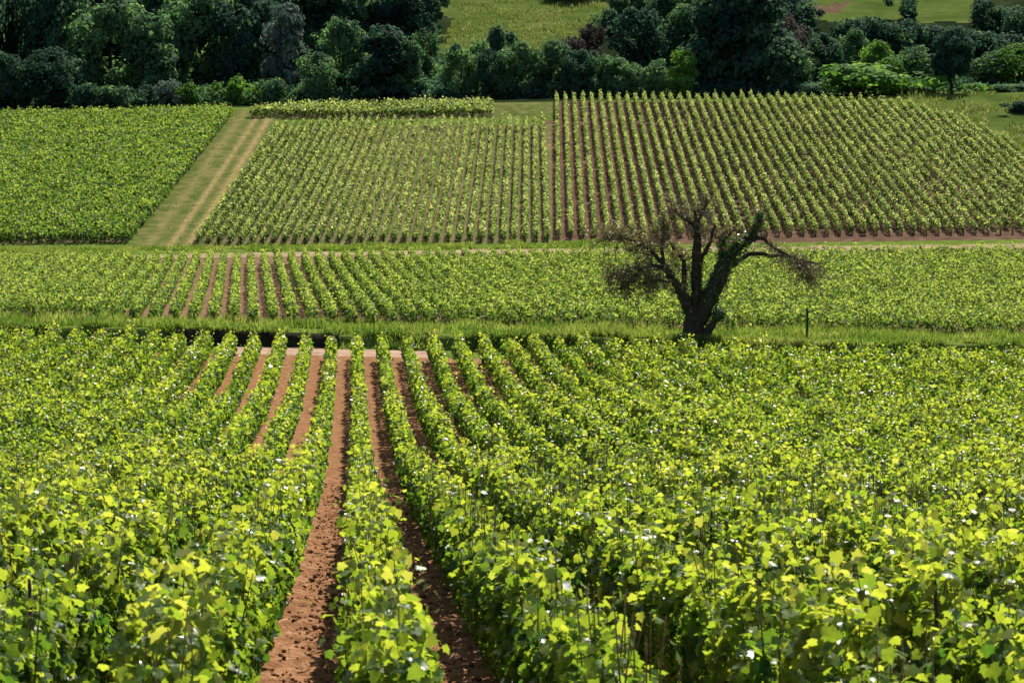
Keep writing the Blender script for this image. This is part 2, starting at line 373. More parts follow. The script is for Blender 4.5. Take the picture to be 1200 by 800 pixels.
# ------------------------------------------------------------------ vine rows
def row_leaves(X, D, dens, size, hw, h0, h1, lod, clump, seed, lean=0.0, along=(0., 1.), spread=1.0):
    """leaves of a stretch of row whose axis passes the sampled points (X, D); clump groups the leaves vine by vine"""
    n = len(X); r = np.random.default_rng(seed)
    side = np.array([along[1], -along[0]])
    # vine by vine lumps
    s = (X * along[0] + D * along[1])
    ph = 2 * math.pi * s / 1.02 + seed
    lump = .5 + .5 * np.cos(ph)
    keep = r.random(n) < (1 - clump + clump * lump)
    X, D, s, lump = X[keep], D[keep], s[keep], lump[keep]; n = len(X)
    vid = np.floor(s / 1.02 + seed / (2 * math.pi) + .5).astype(int)
    weak = np.random.default_rng(seed + 55).random(4096)[vid % 4096]
    kp = r.random(n) < np.where(weak < .02, .12, np.where(weak < .08, .55, 1.0))
    X, D, s, lump, vid = X[kp], D[kp], s[kp], lump[kp], vid[kp]; n = len(X)
    hv = 1 + .15 * (np.random.default_rng(seed + 99).normal(size=4096)[vid % 4096]).clip(-2, 2)
    # position in the cross section: mostly on the shell
    t = r.random(n); shell = r.random(n) < .72
    a = r.uniform(-.25, math.pi + .25, n)
    rad = np.where(shell, r.uniform(.8, 1.12, n), r.uniform(.1, .85, n))
    hm = (h0 + h1) / 2; hh = (h1 - h0) / 2
    ca, sa = np.cos(a), np.sin(a)
    # a rounded box
    e = .6
    lx = np.sign(ca) * np.abs(ca) ** e * rad * hw * (.72 + .35 * lump)
    full = r.random(n) < .62
    lz = np.where(full, h0 + (h1 - h0) * r.random(n) ** .8, hm + hh * np.abs(sa) ** e * rad)
    lx = np.where(full, np.sign(ca) * hw * (.72 + .35 * lump) * np.where(shell, r.uniform(.72, 1.1, n), r.uniform(.0, .8, n)) * (1.06 - .45 * np.abs((lz - hm) / hh) ** 2.5), lx)
    # shoots that rise out of the top
    up = r.random(n) < .13 * spread
    lz = np.where(up, h1 + r.random(n) ** 1.7 * .30 * spread, lz)
    lx = np.where(up, r.normal(size=n) * hw * .55, lx)
    lz = np.where(lz > h0 + .1, h0 + (lz - h0) * hv, lz)
    lx = lx + (hv - 1) * .3 * hw
    side_j = r.normal(size=n) * .03
    Xp = X + side[0] * lx + along[0] * side_j; Dp = D + side[1] * lx + along[1] * side_j
    P = np.stack([Xp, Dp, gz(X, D) + lz], 1)
    outw = np.stack([side[0] * lx / hw, side[1] * lx / hw, .9 * (lz - hm) / hh + .2], 1)
    N = .7 * unit(outw) + .12 * np.array([0, 0, 1.]) + .3 * np.array([SUNV[0], SUNV[1], .1]) + .95 * unit(r.normal(size=(n, 3)))
    # young tip leaves paler; lower leaves darkened to paint in shaded row sides
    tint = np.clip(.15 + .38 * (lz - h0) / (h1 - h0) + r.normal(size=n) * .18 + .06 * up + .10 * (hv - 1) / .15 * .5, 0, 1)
    tint = np.where(r.random(n) < .012, r.uniform(.9, 1, n), tint)
    sz = size * r.lognormal(-.12, .28, n).clip(.4, 1.3) * np.where(up, .72, 1)
    return (lod, P, sz, N, tint)
def along_row(X_of_D, D0, D1, dens, r):
    n = max(1, int((D1 - D0) * dens)); D = r.uniform(D0, D1, n)
    return X_of_D(D), D
HALF = .2308
def in_frame(X, D, m=2.0): return np.abs(X) < HALF * D + m

# parts shared by the near rows
tb = Tubes(); tb.add([(0, 0, -.06), (.02, .01, .14), (-.02, .03, .30), (.03, .05, .44)], [.045, .036, .034, .03], 7, .1)
tb.add([(.03, .05, .43), (.02, .2, .5), (0, .42, .52)], [.022, .016, .011], 5)
TRUNK_ME = tb.mesh('trunk'); 
tb = Tubes(); tb.add([(0, 0, -.1), (.004, 0, .6), (0, .003, 1.12), (0, .003, 1.15)], [.012, .011, .011, .008], 6, .04)
STAKE_ME = tb.mesh('stake')
TRUNK_ME.materials.append(M['vine_wood']); STAKE_ME.materials.append(M['stake'])

def fg_start(k): return 9.3 if k == 0 else 8.2
def foreground_rows():
    n = 0
    for k in range(-17, 44):
        Xf = lambda D, k=k: FG_X0 + k * FG_S + FG_TAN * D
        Ds = np.linspace(6, 91, 400); ok = in_frame(Xf(Ds), Ds, 1.6) & (Ds > fg_start(k))
        if ok.sum() < 6: continue
        d0, d1 = Ds[ok][0], 90.6 - (.6 * abs(math.sin(k * 2.1)))
        if d1 - d0 < 2: continue
        r = np.random.default_rng(100 + k); groups = []
        for (a, b, dens, size, lod) in ((6, 12, 1150, .076, 0), (12, 17, 1000, .080, 0), (17, 27, 760, .086, 0), (27, 45, 520, .098, 1), (45, 68, 310, .118, 1), (68, 92, 200, .145, 2)):
            a2, b2 = max(a, d0), min(b, d1)
            if b2 - a2 < .3: continue
            X, D = along_row(Xf, a2, b2, dens, r)
            hw = .19 if -5 < k < 9 else .23
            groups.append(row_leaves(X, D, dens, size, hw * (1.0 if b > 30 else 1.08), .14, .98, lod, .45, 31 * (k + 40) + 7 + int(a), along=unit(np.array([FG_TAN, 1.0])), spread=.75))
        xm = float(Xf(d0)); z0 = float(gz(xm, d0))
        if k == 0: lab = 'leafy vine row between the two widest strips of bare red soil'
        elif k == 1: lab = 'vine row just right of the shaded soil lane, first beyond the middle row'
        elif k == -1: lab = 'vine row just left of the widest bare red soil lane'
        elif k > 1: lab = 'foreground vine row, %s to the right of the widest bare red soil lane' % ordinal(k + 1)
        else: lab = 'foreground vine row, %s to the left of the widest bare red soil lane' % ordinal(-k)
        root = tag(empty('vine_row', (xm, d0, z0)), lab, 'vine row', 'vine rows of the foreground vineyard')
        tb = None
        if d0 < 40:                                             # thin shoots among the leaves
            tb = Tubes(); e = min(d1, 40)
            for _ in range(int((e - d0) * 10)):
                D = r.uniform(d0, e); x = float(Xf(D)) + r.normal() * .09
                z = float(gz(x, D)); h = r.uniform(.85, 1.36); lx, ly = r.normal(size=2) * .07
                tb.add(np.array([(x, D, z + .35), (x + lx * .4, D + ly * .4, z + .35 + (h - .35) * .55), (x + lx, D + ly, z + h)]), [.006, .005, .003], 4)
        me = leaf_mesh('foliage', groups, tb if tb and tb.n else None); me.transform(__import__('mathutils').Matrix.Translation((-xm, -d0, -z0)))
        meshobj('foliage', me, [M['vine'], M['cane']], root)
        if d0 < 32:
            D = d0 + .45; j = 0
            while D < 32:
                x = float(Xf(D)); z = float(gz(x, D))
                o = bpy.data.objects.new('trunk', TRUNK_ME); o.location = (x - xm, D - d0, z - z0); o.rotation_euler = (0, 0, (math.pi if j % 2 else 0) + r.normal() * .15 + .07); link(o, root)
                if j % 8 == 3 and abs(k) > 1:
                    o = bpy.data.objects.new('stake', STAKE_ME); o.location = (x + .06 - xm, D + .3 - d0, z - z0); o.rotation_euler = (r.normal() * .03, r.normal() * .03, r.uniform(0, 6)); link(o, root)
                D += 1.02; j += 1
        n += 1
    return n

def field_rows(k0, k1, X_of, D0, D1, poly, dens, size, hw, h, mat, labeler, group, clump, frame_m=3.0, h0=.15, gaps=0.0, spread=1.0, reverse=False):
    n = 0
    ks = list(range(k0, k1)); 
    if reverse: ks.reverse()
    for k in ks:
        Xf = lambda D, k=k: X_of(k, D)
        r = np.random.default_rng(5700 + k * 7 + len(group))
        X, D = along_row(Xf, D0, D1, dens, r)
        ok = in_frame(X, D, frame_m)
        if poly is not None:
            px, py = proj(X, D, gz(X, D)); ok &= inpoly(px, py, poly)
        if gaps:
            g = vnoise(np.floor(D / 1.02) * 7.3 + k * 3.1, D * 0 + k * 5.7, 1.0, 17) < gaps
            big = vnoise(X, D, 9.0, 23) > .62
            ok &= ~(g & big)
        X, D = X[ok], D[ok]
        if len(X) < 40: continue
        n += 1
        d0 = float(D.min()); xm = float(Xf(np.array([d0]))[0]); z0 = float(gz(xm, d0))
        dx = float(Xf(np.array([d0 + 10]))[0]) - xm; al = unit(np.array([dx, 10.0]))
        o = tag(empty('vine_row', (xm, d0, z0)), labeler(n), 'vine row', group)
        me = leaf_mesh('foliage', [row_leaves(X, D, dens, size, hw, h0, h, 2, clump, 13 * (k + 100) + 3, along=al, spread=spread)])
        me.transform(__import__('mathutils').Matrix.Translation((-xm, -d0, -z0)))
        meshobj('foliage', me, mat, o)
        # the stock that shows at the near end of the row
        tb = Tubes(); Dq = .12
        tb.add([(0, Dq, -.05), (.03, Dq, .25), (-.02, Dq + .05, .5), (-.02, Dq + .4, .6)], [.065, .055, .045, .03], 6)
        meshobj('trunk', tb.mesh('trunk'), M['vine_wood'], o)
    return n
n_fg = foreground_rows()
MT = (287 - CX) / FPX
n_mid = field_rows(-24, 66, lambda k, D: k * 1.1 + .35 + MT * D, 121, 182.0, None, 125, .18, .24, 1.0, M['vine_mid'],
    lambda n: 'vine row of the middle field, %s from the left along the pale track' % ordinal(n), 'vine rows of the middle field', .66, h0=.06, spread=.9)
RT = (645 - CX) / FPX
n_r = field_rows(0, 62, lambda k, D: at(651, 205) - RT * 205 + k * 1.12 + RT * D + .3, 199, 290, PLOT_RIGHT, 92, .20, .20, 1.05, M['vine_far'],
    lambda n: 'vine row of the upper right field, %s right of the red soil gap' % ordinal(n), 'vine rows of the upper right field', .42, gaps=.26)
CT = (620 - CX) / FPX
n_c = field_rows(-60, 1, lambda k, D: at(641, 205) - CT * 205 + k * 1.0 + CT * D, 199, 276, PLOT_CENTRE, 80, .22, .22, 1.0, M['vine_far'],
    lambda n: 'vine row of the upper centre field, %s left of the red soil gap' % ordinal(n), 'vine rows of the upper centre field', .42, reverse=True)
n_l = field_rows(-48, 1, lambda k, D: -34.6 + k * .98 + 0 * D, 199, 292, PLOT_LEFT, 80, .28, .40, 1.05, M['vine_dull'],
    lambda n: 'vine row of the far left field, %s left of the grassy track' % ordinal(n), 'vine rows of the far left field', .35, reverse=True)
def strip_rows():
    n = 0
    for k in range(14):
        D = 268.5 + k * 1.15
        r = np.random.default_rng(900 + k); m = int(40 * 60)
        X = r.uniform(-34, -1.5, m); DD = np.full(m, D)
        px, py = proj(X, DD, gz(X, DD)); ok = inpoly(px, py, PLOT_STRIP); X, DD = X[ok], DD[ok]
        if len(X) < 60: continue
        n += 1; xm, z0 = float(X.min()), float(gz(X.min(), D))
        lab = ('vine row along the front edge of the crosswise strip below the wood' if n == 1 else
               'vine row of the crosswise strip below the wood, %s from its front edge' % ordinal(n))
        o = tag(empty('vine_row', (xm, D, z0)), lab, 'vine row', 'vine rows of the crosswise strip')
        me = leaf_mesh('foliage', [row_leaves(X, DD, 60,   .30, .40, .2, 1.12, 2, .45, 17 * k, along=np.array([1., 0.]))])
        me.transform(__import__('mathutils').Matrix.Translation((-xm, -D, -z0))); meshobj('foliage', me, M['vine_far'], o)
    return n
n_s = strip_rows()
print('ROWS', n_fg, n_mid, n_r, n_c, n_l, n_s)

# ------------------------------------------------------------------ trees of the wood
def leafcards(P, N, size, tint): return (2, P, size, N, tint)
def crown_groups(kind, seed, n, H=1.0):
    """a crown of unit height: blobs of leaves round an uneven body"""
    r = np.random.default_rng(seed); B = []
    nb = 30 if kind != 'bush' else 18
    for i in range(nb):
        if kind in ('round', 'clear'):
            lo = .10 if kind == 'round' else .30
            z = lo + (.90 - lo) * (i + .5) / nb; w = .36 * math.sin(math.pi * (.16 + .78 * (z - lo) / (.92 - lo))) ** .6; a = r.uniform(0, 6.28); q = r.uniform(.35, 1) ** .6
            c = np.array([math.cos(a) * w * q, math.sin(a) * w * q, z + r.normal() * .03]); rad = r.uniform(.085, .165)
        elif kind == 'tall':
            z = .08 + .84 * (i + .5) / nb; w = .26 * math.sin(math.pi * min(1, (z + .25) / 1.25)) ** .7; a = r.uniform(0, 6.28)
            c = np.array([math.cos(a) * w * r.uniform(.3, 1), math.sin(a) * w * r.uniform(.3, 1), z]); rad = r.uniform(.075, .14)
        else: c = np.array([r.normal() * .30, r.normal() * .24, r.uniform(.15, .62)]); c[2] *= 1.1 - .5 * abs(c[0]); rad = r.uniform(.16, .28)
        B.append((c, rad))
    per = n // nb; P, N, T = [], [], []
    for c, rad in B:
        d = unit(r.normal(size=(per, 3))); rr = rad * np.where(r.random(per) < .75, r.uniform(.8, 1.15, per), r.uniform(.2, .9, per)) * (1 + .25 * np.sin(5 * d[:, 0] + 4 * d[:, 2] + c[0] * 9))
        p = c + d * rr[:, None] * np.array([1.1, 1.1, .85]); p[:, 2] = np.maximum(p[:, 2], .02)
        P.append(p); N.append(d + .35 * np.array([0, 0, 1]) + .45 * unit(r.normal(size=(per, 3))))
        T.append(np.clip(.48 + r.normal() * .16 + r.normal(size=per) * .10, 0, 1))
    P = np.concatenate(P); N = np.concatenate(N); T = np.concatenate(T)
    return P, N, T, B
PROTO = {}
def proto(kind, matk, var):
    """meshes of one tree kind, ten metres tall"""
    key = (kind, matk, var)
    if key in PROTO: return PROTO[key]
    S = 10.0 if kind != 'bush' else 3.0
    nleaf = 7000 if kind != 'bush' else 2400
    P, N, T, B = crown_groups(kind, len(kind) * 37 + var * 11 + ord(kind[0]), nleaf)
    sz = RNG.uniform(.7, 1.3, len(P)) * (.46 if kind != 'bush' else .26)
    cm = leaf_mesh('crown', [leafcards(P * S, N, sz, T)])
    cm.materials.append(M[matk])
    tb = Tubes()
    if kind == 'bush':
        for i in range(5):
            c, _ = B[i * 4]; tb.add([(0, 0, -.1), tuple(np.array([c[0] * .4, c[1] * .4, c[2] * .5]) * S), tuple(c * S)], [.05, .04, .015], 5)
    else:
        tb.add([(0, 0, -.4), (.1, 0, S * .18), (-.05, .1, S * .38), (.05, .0, S * .62), (0, 0, S * .8)], [.34, .26, .2, .12, .05], 8, .05)
        for i in range(9):
            c, _ = B[i * 2]; z = S * min(.55, max(.2, c[2] - .25)); tb.add([(0, 0, z), tuple(np.array([c[0] * .5, c[1] * .5, (z / S + c[2]) / 2 + .03]) * S), tuple(c * S)], [.12, .08, .03], 5)
    tm = tb.mesh('trunk'); tm.materials.append(M['bark'])
    PROTO[key] = (cm, tm, S); return PROTO[key]
def tree(kind, matk, px, ytop, wpx, D, label, group, name=None, ybase=None, var=None):
    var = random.randint(0, 2) if var is None else var
    cm, tm, S = proto(kind, matk, var)
    X = at(px, D); zb = float(gz(X, D)) - .05
    H = D * ray_slope(ytop) - zb
    H = max(H, 1.2)
    W = wpx / FPX * D
    base_w = {'round': .98, 'clear': .98, 'tall': .68, 'bush': 1.05}[kind] * S
    name = name or ('shrub' if kind == 'bush' else 'tree')
    o = empty(name, (X, D, zb), random.uniform(0, 6.28))
    top = {'round': 1.0, 'clear': 1.0, 'tall': 1.0, 'bush': .86}[kind] * S
    sw = W / base_w; o.scale = (sw, sw, H / top)
    tag(o, label, 'shrub' if kind == 'bush' else 'tree', group)
    c = bpy.data.objects.new('crown' if kind != 'bush' else 'foliage', cm); link(c, o)
    t = bpy.data.objects.new('trunk' if kind != 'bush' else 'stem', tm); link(t, o)
    return o
WL = 'trees of the shaded wood at the upper left'
WM = 'trees of the belt behind the crosswise strip'
WR = 'trees of the wood at the upper right'
for a in [
    ('round', 'dark', 18, 62, 66, 300, 'low dark tree at the left edge in front of the blackest wood', WL),
    ('round', 'dark', 66, 57, 82, 299, 'dark rounded tree just behind the far left field, left of the hedge', WL),
    ('round', 'mid', 132, -6, 104, 312, 'tall broad tree with a grey green crown above the hedge', WL),
    ('tall', 'mid', 182, 16, 76, 308, 'tree with lighter ragged right side standing above the pale shrub', WL),
    ('round', 'mid', 232, -22, 112, 322, 'broad dark green tree right of the ragged tree above the hedge', WL),
    ('round', 'dark', 288, -12, 96, 318, 'very dark tree left of the silvery tree', WL),
    ('tall', 'silver', 338, 2, 62, 312, 'silvery leaved tree with bright flecks at the right end of the hedge', WL),
    ('round', 'mid', 372, 62, 62, 299, 'low bluish green tree at the right end of the hedge', WL),
    ('round', 'mid', 404, 22, 74, 308, 'round green tree behind the crosswise strip, second left of the dark tree', WL),
    ('tall', 'dark', 446, 30, 76, 300, 'dark dense tree with a pointed top above the crosswise strip', WL),
    ('tall', 'mid', 478, 46, 48, 301, 'narrow green tree against the right side of the dark pointed tree', WL),
    ('round', 'mid', 402, -18, 84, 345, 'tree crown cut by the top edge behind the round green tree', WL),
    ('round', 'dark', 456, -22, 78, 350, 'dark tree crown at the top edge left of the meadow', WL),
    ('round', 'dark', 511, -26, 36, 372, 'small dark round tree on the left side of the upper meadow', WL),
    ('round', 'mid', 500, 34, 44, 322, 'small grey green tree at the lower left corner of the meadow', WM),
    ('round', 'mid', 541, 52, 56, 303, 'first rounded tree of the belt below the meadow, from the left', WM),
    ('round', 'dark', 576, 58, 46, 300, 'dark low tree between two rounded trees of the belt', WM),
    ('round', 'mid', 604, 46, 58, 304, 'rounded tree below the middle of the meadow', WM),
    ('round', 'mid', 646, 44, 66, 305, 'broad tree of the belt below the right half of the meadow', WM),
    ('round', 'dark', 676, 56, 52, 301, 'dark tree of the belt behind the red soil gap', WM),
    ('round', 'mid', 700, 60, 48, 303, 'grey green tree of the belt right of the red soil gap', WM),
    ('round', 'mid', 728, 66, 54, 301, 'low tree in front of the big dark tree right of the meadow', WM),
    ('round', 'dark', 748, 6, 82, 326, 'big dark round tree on the right side of the meadow', WM),
    ('round', 'brown', 694, 28, 40, 335, 'brownish shrubby tree at the lower right corner of the meadow', WM),
    ('round', 'mid', 738, -22, 62, 368, 'green tree at the top edge right of the meadow', WM),
    ('round', 'dark', 776, -8, 52, 350, 'dark tree at the top edge behind the big dark round tree', WM),
    ('round', 'mid', 764, 70, 46, 300, 'low bushy tree left of the bright green tree', WM),
    ('tall', 'bright', 798, 58, 42, 299, 'bright green small tree at the left foot of the two dark trees', WM),
    ('round', 'mid', 806, 2, 72, 330, 'green tree behind the bright small tree, left of the two dark trees', WR),
    ('tall', 'dark', 846, -30, 92, 306, 'tall near black tree, left one of the dark pair', WR),
    ('tall', 'dark', 894, -22, 92, 305, 'tall near black tree, right one of the dark pair', WR),
    ('round', 'brown', 926, 18, 56, 322, 'brown leafed tree behind the right side of the dark pair', WR),
    ('round', 'mid', 926, 50, 54, 304, 'grey green tree at the right foot of the dark pair', WR),
    ('round', 'dark', 962, 40, 56, 318, 'dark tree below the strip of bare earth', WR),
    ('round', 'mid', 994, 34, 48, 322, 'round green tree on the slope below the right meadow', WR),
    ('round', 'bright', 1022, 48, 48, 312, 'pale topped tree above the bright green bush', WR),
    ('round', 'mid', 1064, 54, 60, 308, 'green tree just left of the dark round tree', WR),
    ('round', 'bright', 1040, 66, 46, 306, 'pale green tree between the bright bush and the dark round tree', WR),
    ('clear', 'dark', 1112, 32, 62, 291.5, 'dark round tree on a clear trunk standing out in front of the wood', WR),
    ('round', 'mid', 1152, 60, 58, 306, 'grey green tree just right of the dark round tree', WR),
    ('round', 'bright', 1190, 52, 66, 304, 'fresh green tree at the right edge of the wood', WR),
    ('round', 'dark', 1152, -2, 58, 352, 'dark tree on the slope at the right end of the upper meadow', WR),
    ('round', 'dark', 1196, 2, 66, 345, 'dark tree at the right edge high on the slope', WR),
    ('round', 'dark', 1236, 20, 66, 325, 'dark tree just beyond the right edge of the wood', WR),
]: tree(*a)
# the rest of the shaded wood, standing so close that nothing tells these trees apart
i = 0
for (x0, x1, n, D0, D1, y0, y1, lab, grp) in ((-50, 130, 9, 315, 335, -60, -10, 'dark tree in the black mass of the wood at the upper left corner', 'trees in the black mass at the upper left corner'),
                                  (130, 500, 12, 330, 352, -50, -15, 'dark tree behind the front trees of the left wood', 'trees behind the front trees of the left wood'),
                                  (770, 925, 6, 335, 352, -30, 5, 'dark tree behind the near black pair', 'trees behind the near black pair')):
    for q in range(n):
        tree('round', 'dark', x0 + (x1 - x0) * (q + .5) / n + random.uniform(-8, 8), random.uniform(y0, y1), random.uniform(72, 100), random.uniform(D0, D1), lab, grp)
for q in range(11):
    px = 992 + q * 21
    tree('bush', 'dark', px, 18 + q * 2.4 + random.uniform(-4, 4), random.uniform(34, 46), 346 - q * .9, 'dark shrub in the hedge line below the right meadow', 'shrubs of the hedge line below the right meadow')
HG = 'shrubs of the hedge behind the far left field'
hedge = [(104, 96, 34, 'dark', 'first shrub of the hedge, beside the dark rounded tree'), (128, 99, 34, 'mid', 'second shrub of the hedge from its left end'),
         (150, 101, 32, 'mid', 'third shrub of the hedge from its left end'), (172, 99, 32, 'dark', 'dark shrub of the hedge left of the pale one'),
         (198, 92, 34, 'silver', 'pale grey shrub in the middle of the hedge'), (222, 97, 30, 'bright', 'green shrub of the hedge right of the pale one'),
         (246, 98, 30, 'mid', 'low green shrub of the hedge left of its brightest shrub'), (276, 90, 38, 'bright', 'brightest green shrub of the hedge, above the grassy track'),
         (304, 96, 26, 'mid', 'small shrub of the hedge right of its brightest shrub'), (324, 90, 34, 'mid', 'last big shrub of the hedge on its right')]
for px, yt, w, mk, lab in hedge: tree('bush', mk, px, yt, w, 295.5, lab, HG)
SG = 'shrubs along the top of the right field'
for px, yt, w, D, mk, lab in [(1008, 72, 100, 292, 'bright', 'wide bright green bush at the top of the right field'), (1052, 100, 40, 293, 'bright', 'low green shrub right of the wide bright bush'),
        (1082, 104, 40, 293, 'mid', 'low shrub left of the dark round tree'), (1142, 98, 36, 294, 'bright', 'pale shrub right of the dark round tree'),
        (1174, 100, 40, 294, 'mid', 'green shrub between the pale shrub and the right edge'), (1206, 98, 44, 294, 'mid', 'shrub at the right edge above the grassy slope'),
        (1190, 118, 34, 272, 'dark', 'small dark shrub alone on the grassy slope'), (955, 96, 40, 297, 'dark', 'dark shrub left of the wide bright bush'),
        (585, 30, 34, 338, 'dark', 'dark shrub at the lower edge of the meadow'), (560, 42, 30, 330, 'mid', 'green shrub at the lower left edge of the meadow'),
        (664, -16, 56, 396, 'dark', 'dark wide shrub at the top edge of the meadow'), (716, 10, 36, 362, 'dark', 'dark shrub at the right edge of the meadow'), (944, 6, 30, 366, 'dark', 'dark shrub beside the strip of bare earth'),
        (668, 40, 36, 330, 'brown', 'brownish shrub at the lower right edge of the meadow'), (1056, -6, 30, 376, 'dark', 'dark shrub on the right meadow')]:
    tree('bush', mk, px, yt, w, D, lab, SG)


# undergrowth that closes the foot of the wood
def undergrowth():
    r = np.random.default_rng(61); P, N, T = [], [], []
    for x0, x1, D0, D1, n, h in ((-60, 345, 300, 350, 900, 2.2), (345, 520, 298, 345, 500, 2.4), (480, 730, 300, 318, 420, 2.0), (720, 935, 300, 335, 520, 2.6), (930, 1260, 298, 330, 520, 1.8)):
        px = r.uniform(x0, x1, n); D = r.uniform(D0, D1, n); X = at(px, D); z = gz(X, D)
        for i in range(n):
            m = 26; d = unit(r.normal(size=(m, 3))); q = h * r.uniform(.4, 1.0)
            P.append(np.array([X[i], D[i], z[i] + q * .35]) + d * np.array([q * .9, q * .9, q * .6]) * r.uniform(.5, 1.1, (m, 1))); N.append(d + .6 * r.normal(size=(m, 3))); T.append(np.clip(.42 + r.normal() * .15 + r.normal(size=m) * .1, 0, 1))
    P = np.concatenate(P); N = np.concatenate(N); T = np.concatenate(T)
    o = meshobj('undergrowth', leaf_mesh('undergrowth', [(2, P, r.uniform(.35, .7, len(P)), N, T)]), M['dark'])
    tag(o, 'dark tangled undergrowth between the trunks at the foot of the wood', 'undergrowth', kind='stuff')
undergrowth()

# ------------------------------------------------------------------ the old tree on the bank
TD = 96.3; TX = at(818, TD); TZ = float(gz(TX, TD)); PX = TD / FPX / 3.636
def tp(zx, zy, y=0.0):          # coordinates measured on an enlarged view of the tree -> metres from its foot
    return np.array([(zx - 540) * PX, y, (655 - zy) * PX])
def build_old_tree():
    root = tag(empty('bare_tree', (TX, TD, TZ)), 'old half bare tree with forked trunk and thin drooping twigs on the bank', 'tree')
    r = np.random.default_rng(77)
    tb = Tubes(); tips = []
    def limb(pts, rad, sides=9, wob=.07, sub=3):
        P = np.array([tp(*p) for p in pts]); n = len(P)
        t = np.linspace(0, n - 1, (n - 1) * sub + 1)
        Q = np.stack([np.interp(t, np.arange(n), P[:, c]) for c in range(3)], 1)
        for _ in range(1): Q[1:-1] = .25 * Q[:-2] + .5 * Q[1:-1] + .25 * Q[2:]
        Q[1:-1] += r.normal(size=(len(Q) - 2, 3)) * .02
        rr = np.interp(t, np.arange(n), rad) * PX
        tb.add(Q, rr, sides, wob); return Q
    limb([(538, 690, 0), (535, 640, 0), (532, 590, 0), (534, 545, 0)], [60, 50, 43, 40], 12)
    limb([(515, 690, .1), (490, 640, .25), (475, 650, .5)], [30, 20, 8])
    limb([(560, 690, -.1), (575, 640, -.25), (605, 585, -.3), (632, 560, -.35)], [26, 22, 17, 8])
    A = limb([(522, 570, 0), (503, 520, -.1), (478, 460, -.25), (440, 398, -.4), (404, 345, -.5), (388, 312, -.55)], [30, 24, 21, 18, 15, 10])
    A2 = limb([(492, 485, -.1), (484, 420, .2), (488, 350, .4), (492, 310, .5), (455, 292, .7), (430, 240, .8)], [14, 12, 11, 9, 7, 4])
    Bm = limb([(534, 570, 0), (538, 480, .1), (541, 380, .2), (540, 290, .15), (541, 200, .1), (534, 150, .1), (530, 100, 0)], [32, 26, 23, 20, 15, 10, 6])
    B2 = limb([(545, 325, .2), (570, 280, -.1), (588, 240, -.3), (600, 200, -.4), (612, 150, -.5)], [12, 10, 8, 6, 4])
    B3 = limb([(541, 190, .1), (505, 142, .3), (470, 128, .5), (440, 100, .6)], [9, 7, 5, 3])
    B4 = limb([(538, 160, .1), (560, 100, -.2), (585, 50, -.3)], [8, 5, 3])
    Cm = limb([(548, 570, 0), (575, 510, -.05), (602, 455, -.1), (635, 380, -.2), (664, 305, -.25), (715, 245, -.3), (775, 200, -.35), (796, 150, -.4), (812, 112, -.45)], [38, 38, 38, 36, 31, 22, 16, 13, 7])
    C2 = limb([(650, 330, -.2), (700, 330, 0), (755, 288, .2), (825, 283, .4), (868, 300, .5), (950, 296, .5), (1010, 330, .5), (1038, 392, .5)], [16, 12, 10, 9, 8, 7, 5, 3])
    C3 = limb([(760, 225, -.3), (805, 206, -.6), (848, 240, -.8), (900, 272, -.9), (960, 300, -1.0), (1010, 305, -1.1), (1060, 318, -1.1)], [11, 9, 7, 6, 5, 4, 3])
    C4 = limb([(640, 300, -.3), (635, 240, -.6), (650, 215, -.8), (690, 170, -.9)], [10, 8, 6, 3])
    L1 = limb([(404, 345, -.5), (340, 320, -.9), (270, 330, -1.2), (200, 345, -1.3), (150, 372, -1.4)], [11, 8, 6, 4, 3])
    L2 = limb([(390, 318, -.5), (345, 270, -.2), (280, 232, .1), (210, 215, .3), (150, 225, .4)], [10, 7, 5, 4, 3])
    L3 = limb([(395, 325, -.5), (385, 250, -.3), (400, 190, .1), (390, 140, .3)], [9, 6, 4, 3])
    L4 = limb([(300, 325, -1.0), (255, 380, -1.4), (215, 420, -1.5)], [5, 4, 2])
    L5 = limb([(440, 400, -.4), (350, 385, -1.1), (290, 400, -1.4)], [7, 5, 2])
    meshobj('trunk', tb.mesh('trunk'), M['old_bark'], root)
    # twigs: short crooked shoots from the outer limbs
    tw = Tubes(); LP, LS, LT = [], [], []
    def twigs(Q, n, ln, droop, leaf, spread=1.0, t0=.25, dirx=0.0):
        n = int(n * 2.0)
        for _ in range(n):
            t = r.uniform(t0, 1) * (len(Q) - 1); i = int(min(t, len(Q) - 2)); p = Q[i] + (Q[i + 1] - Q[i]) * (t - i)
            d = unit(r.normal(size=3) * np.array([1, 1, .8]) * spread + np.array([dirx, 0, -droop])); L = ln * r.uniform(.4, 1.2)
            pts = [p]; m = 4
            for k in range(m):
                d = unit(d + r.normal(size=3) * .35 + np.array([0, 0, -droop * .25])); pts.append(pts[-1] + d * L / m)
            tw.add(pts, np.linspace(.016, .007, m + 1), 4)
            for k in range(2, m + 1):
                for s_ in range(2):
                    d2 = unit(d + r.normal(size=3) * .9 + np.array([0, 0, -droop * .5])); e = pts[k] + d2 * L * r.uniform(.2, .45)
                    tw.add([pts[k], (pts[k] + e) / 2 + r.normal(size=3) * .03, e], [.009, .008, .005], 3)
                    if r.random() < leaf * 1.4:
                        for q in range(3): LP.append(pts[k] + (e - pts[k]) * r.random() + r.normal(size=3) * .05); LT.append(r.random())
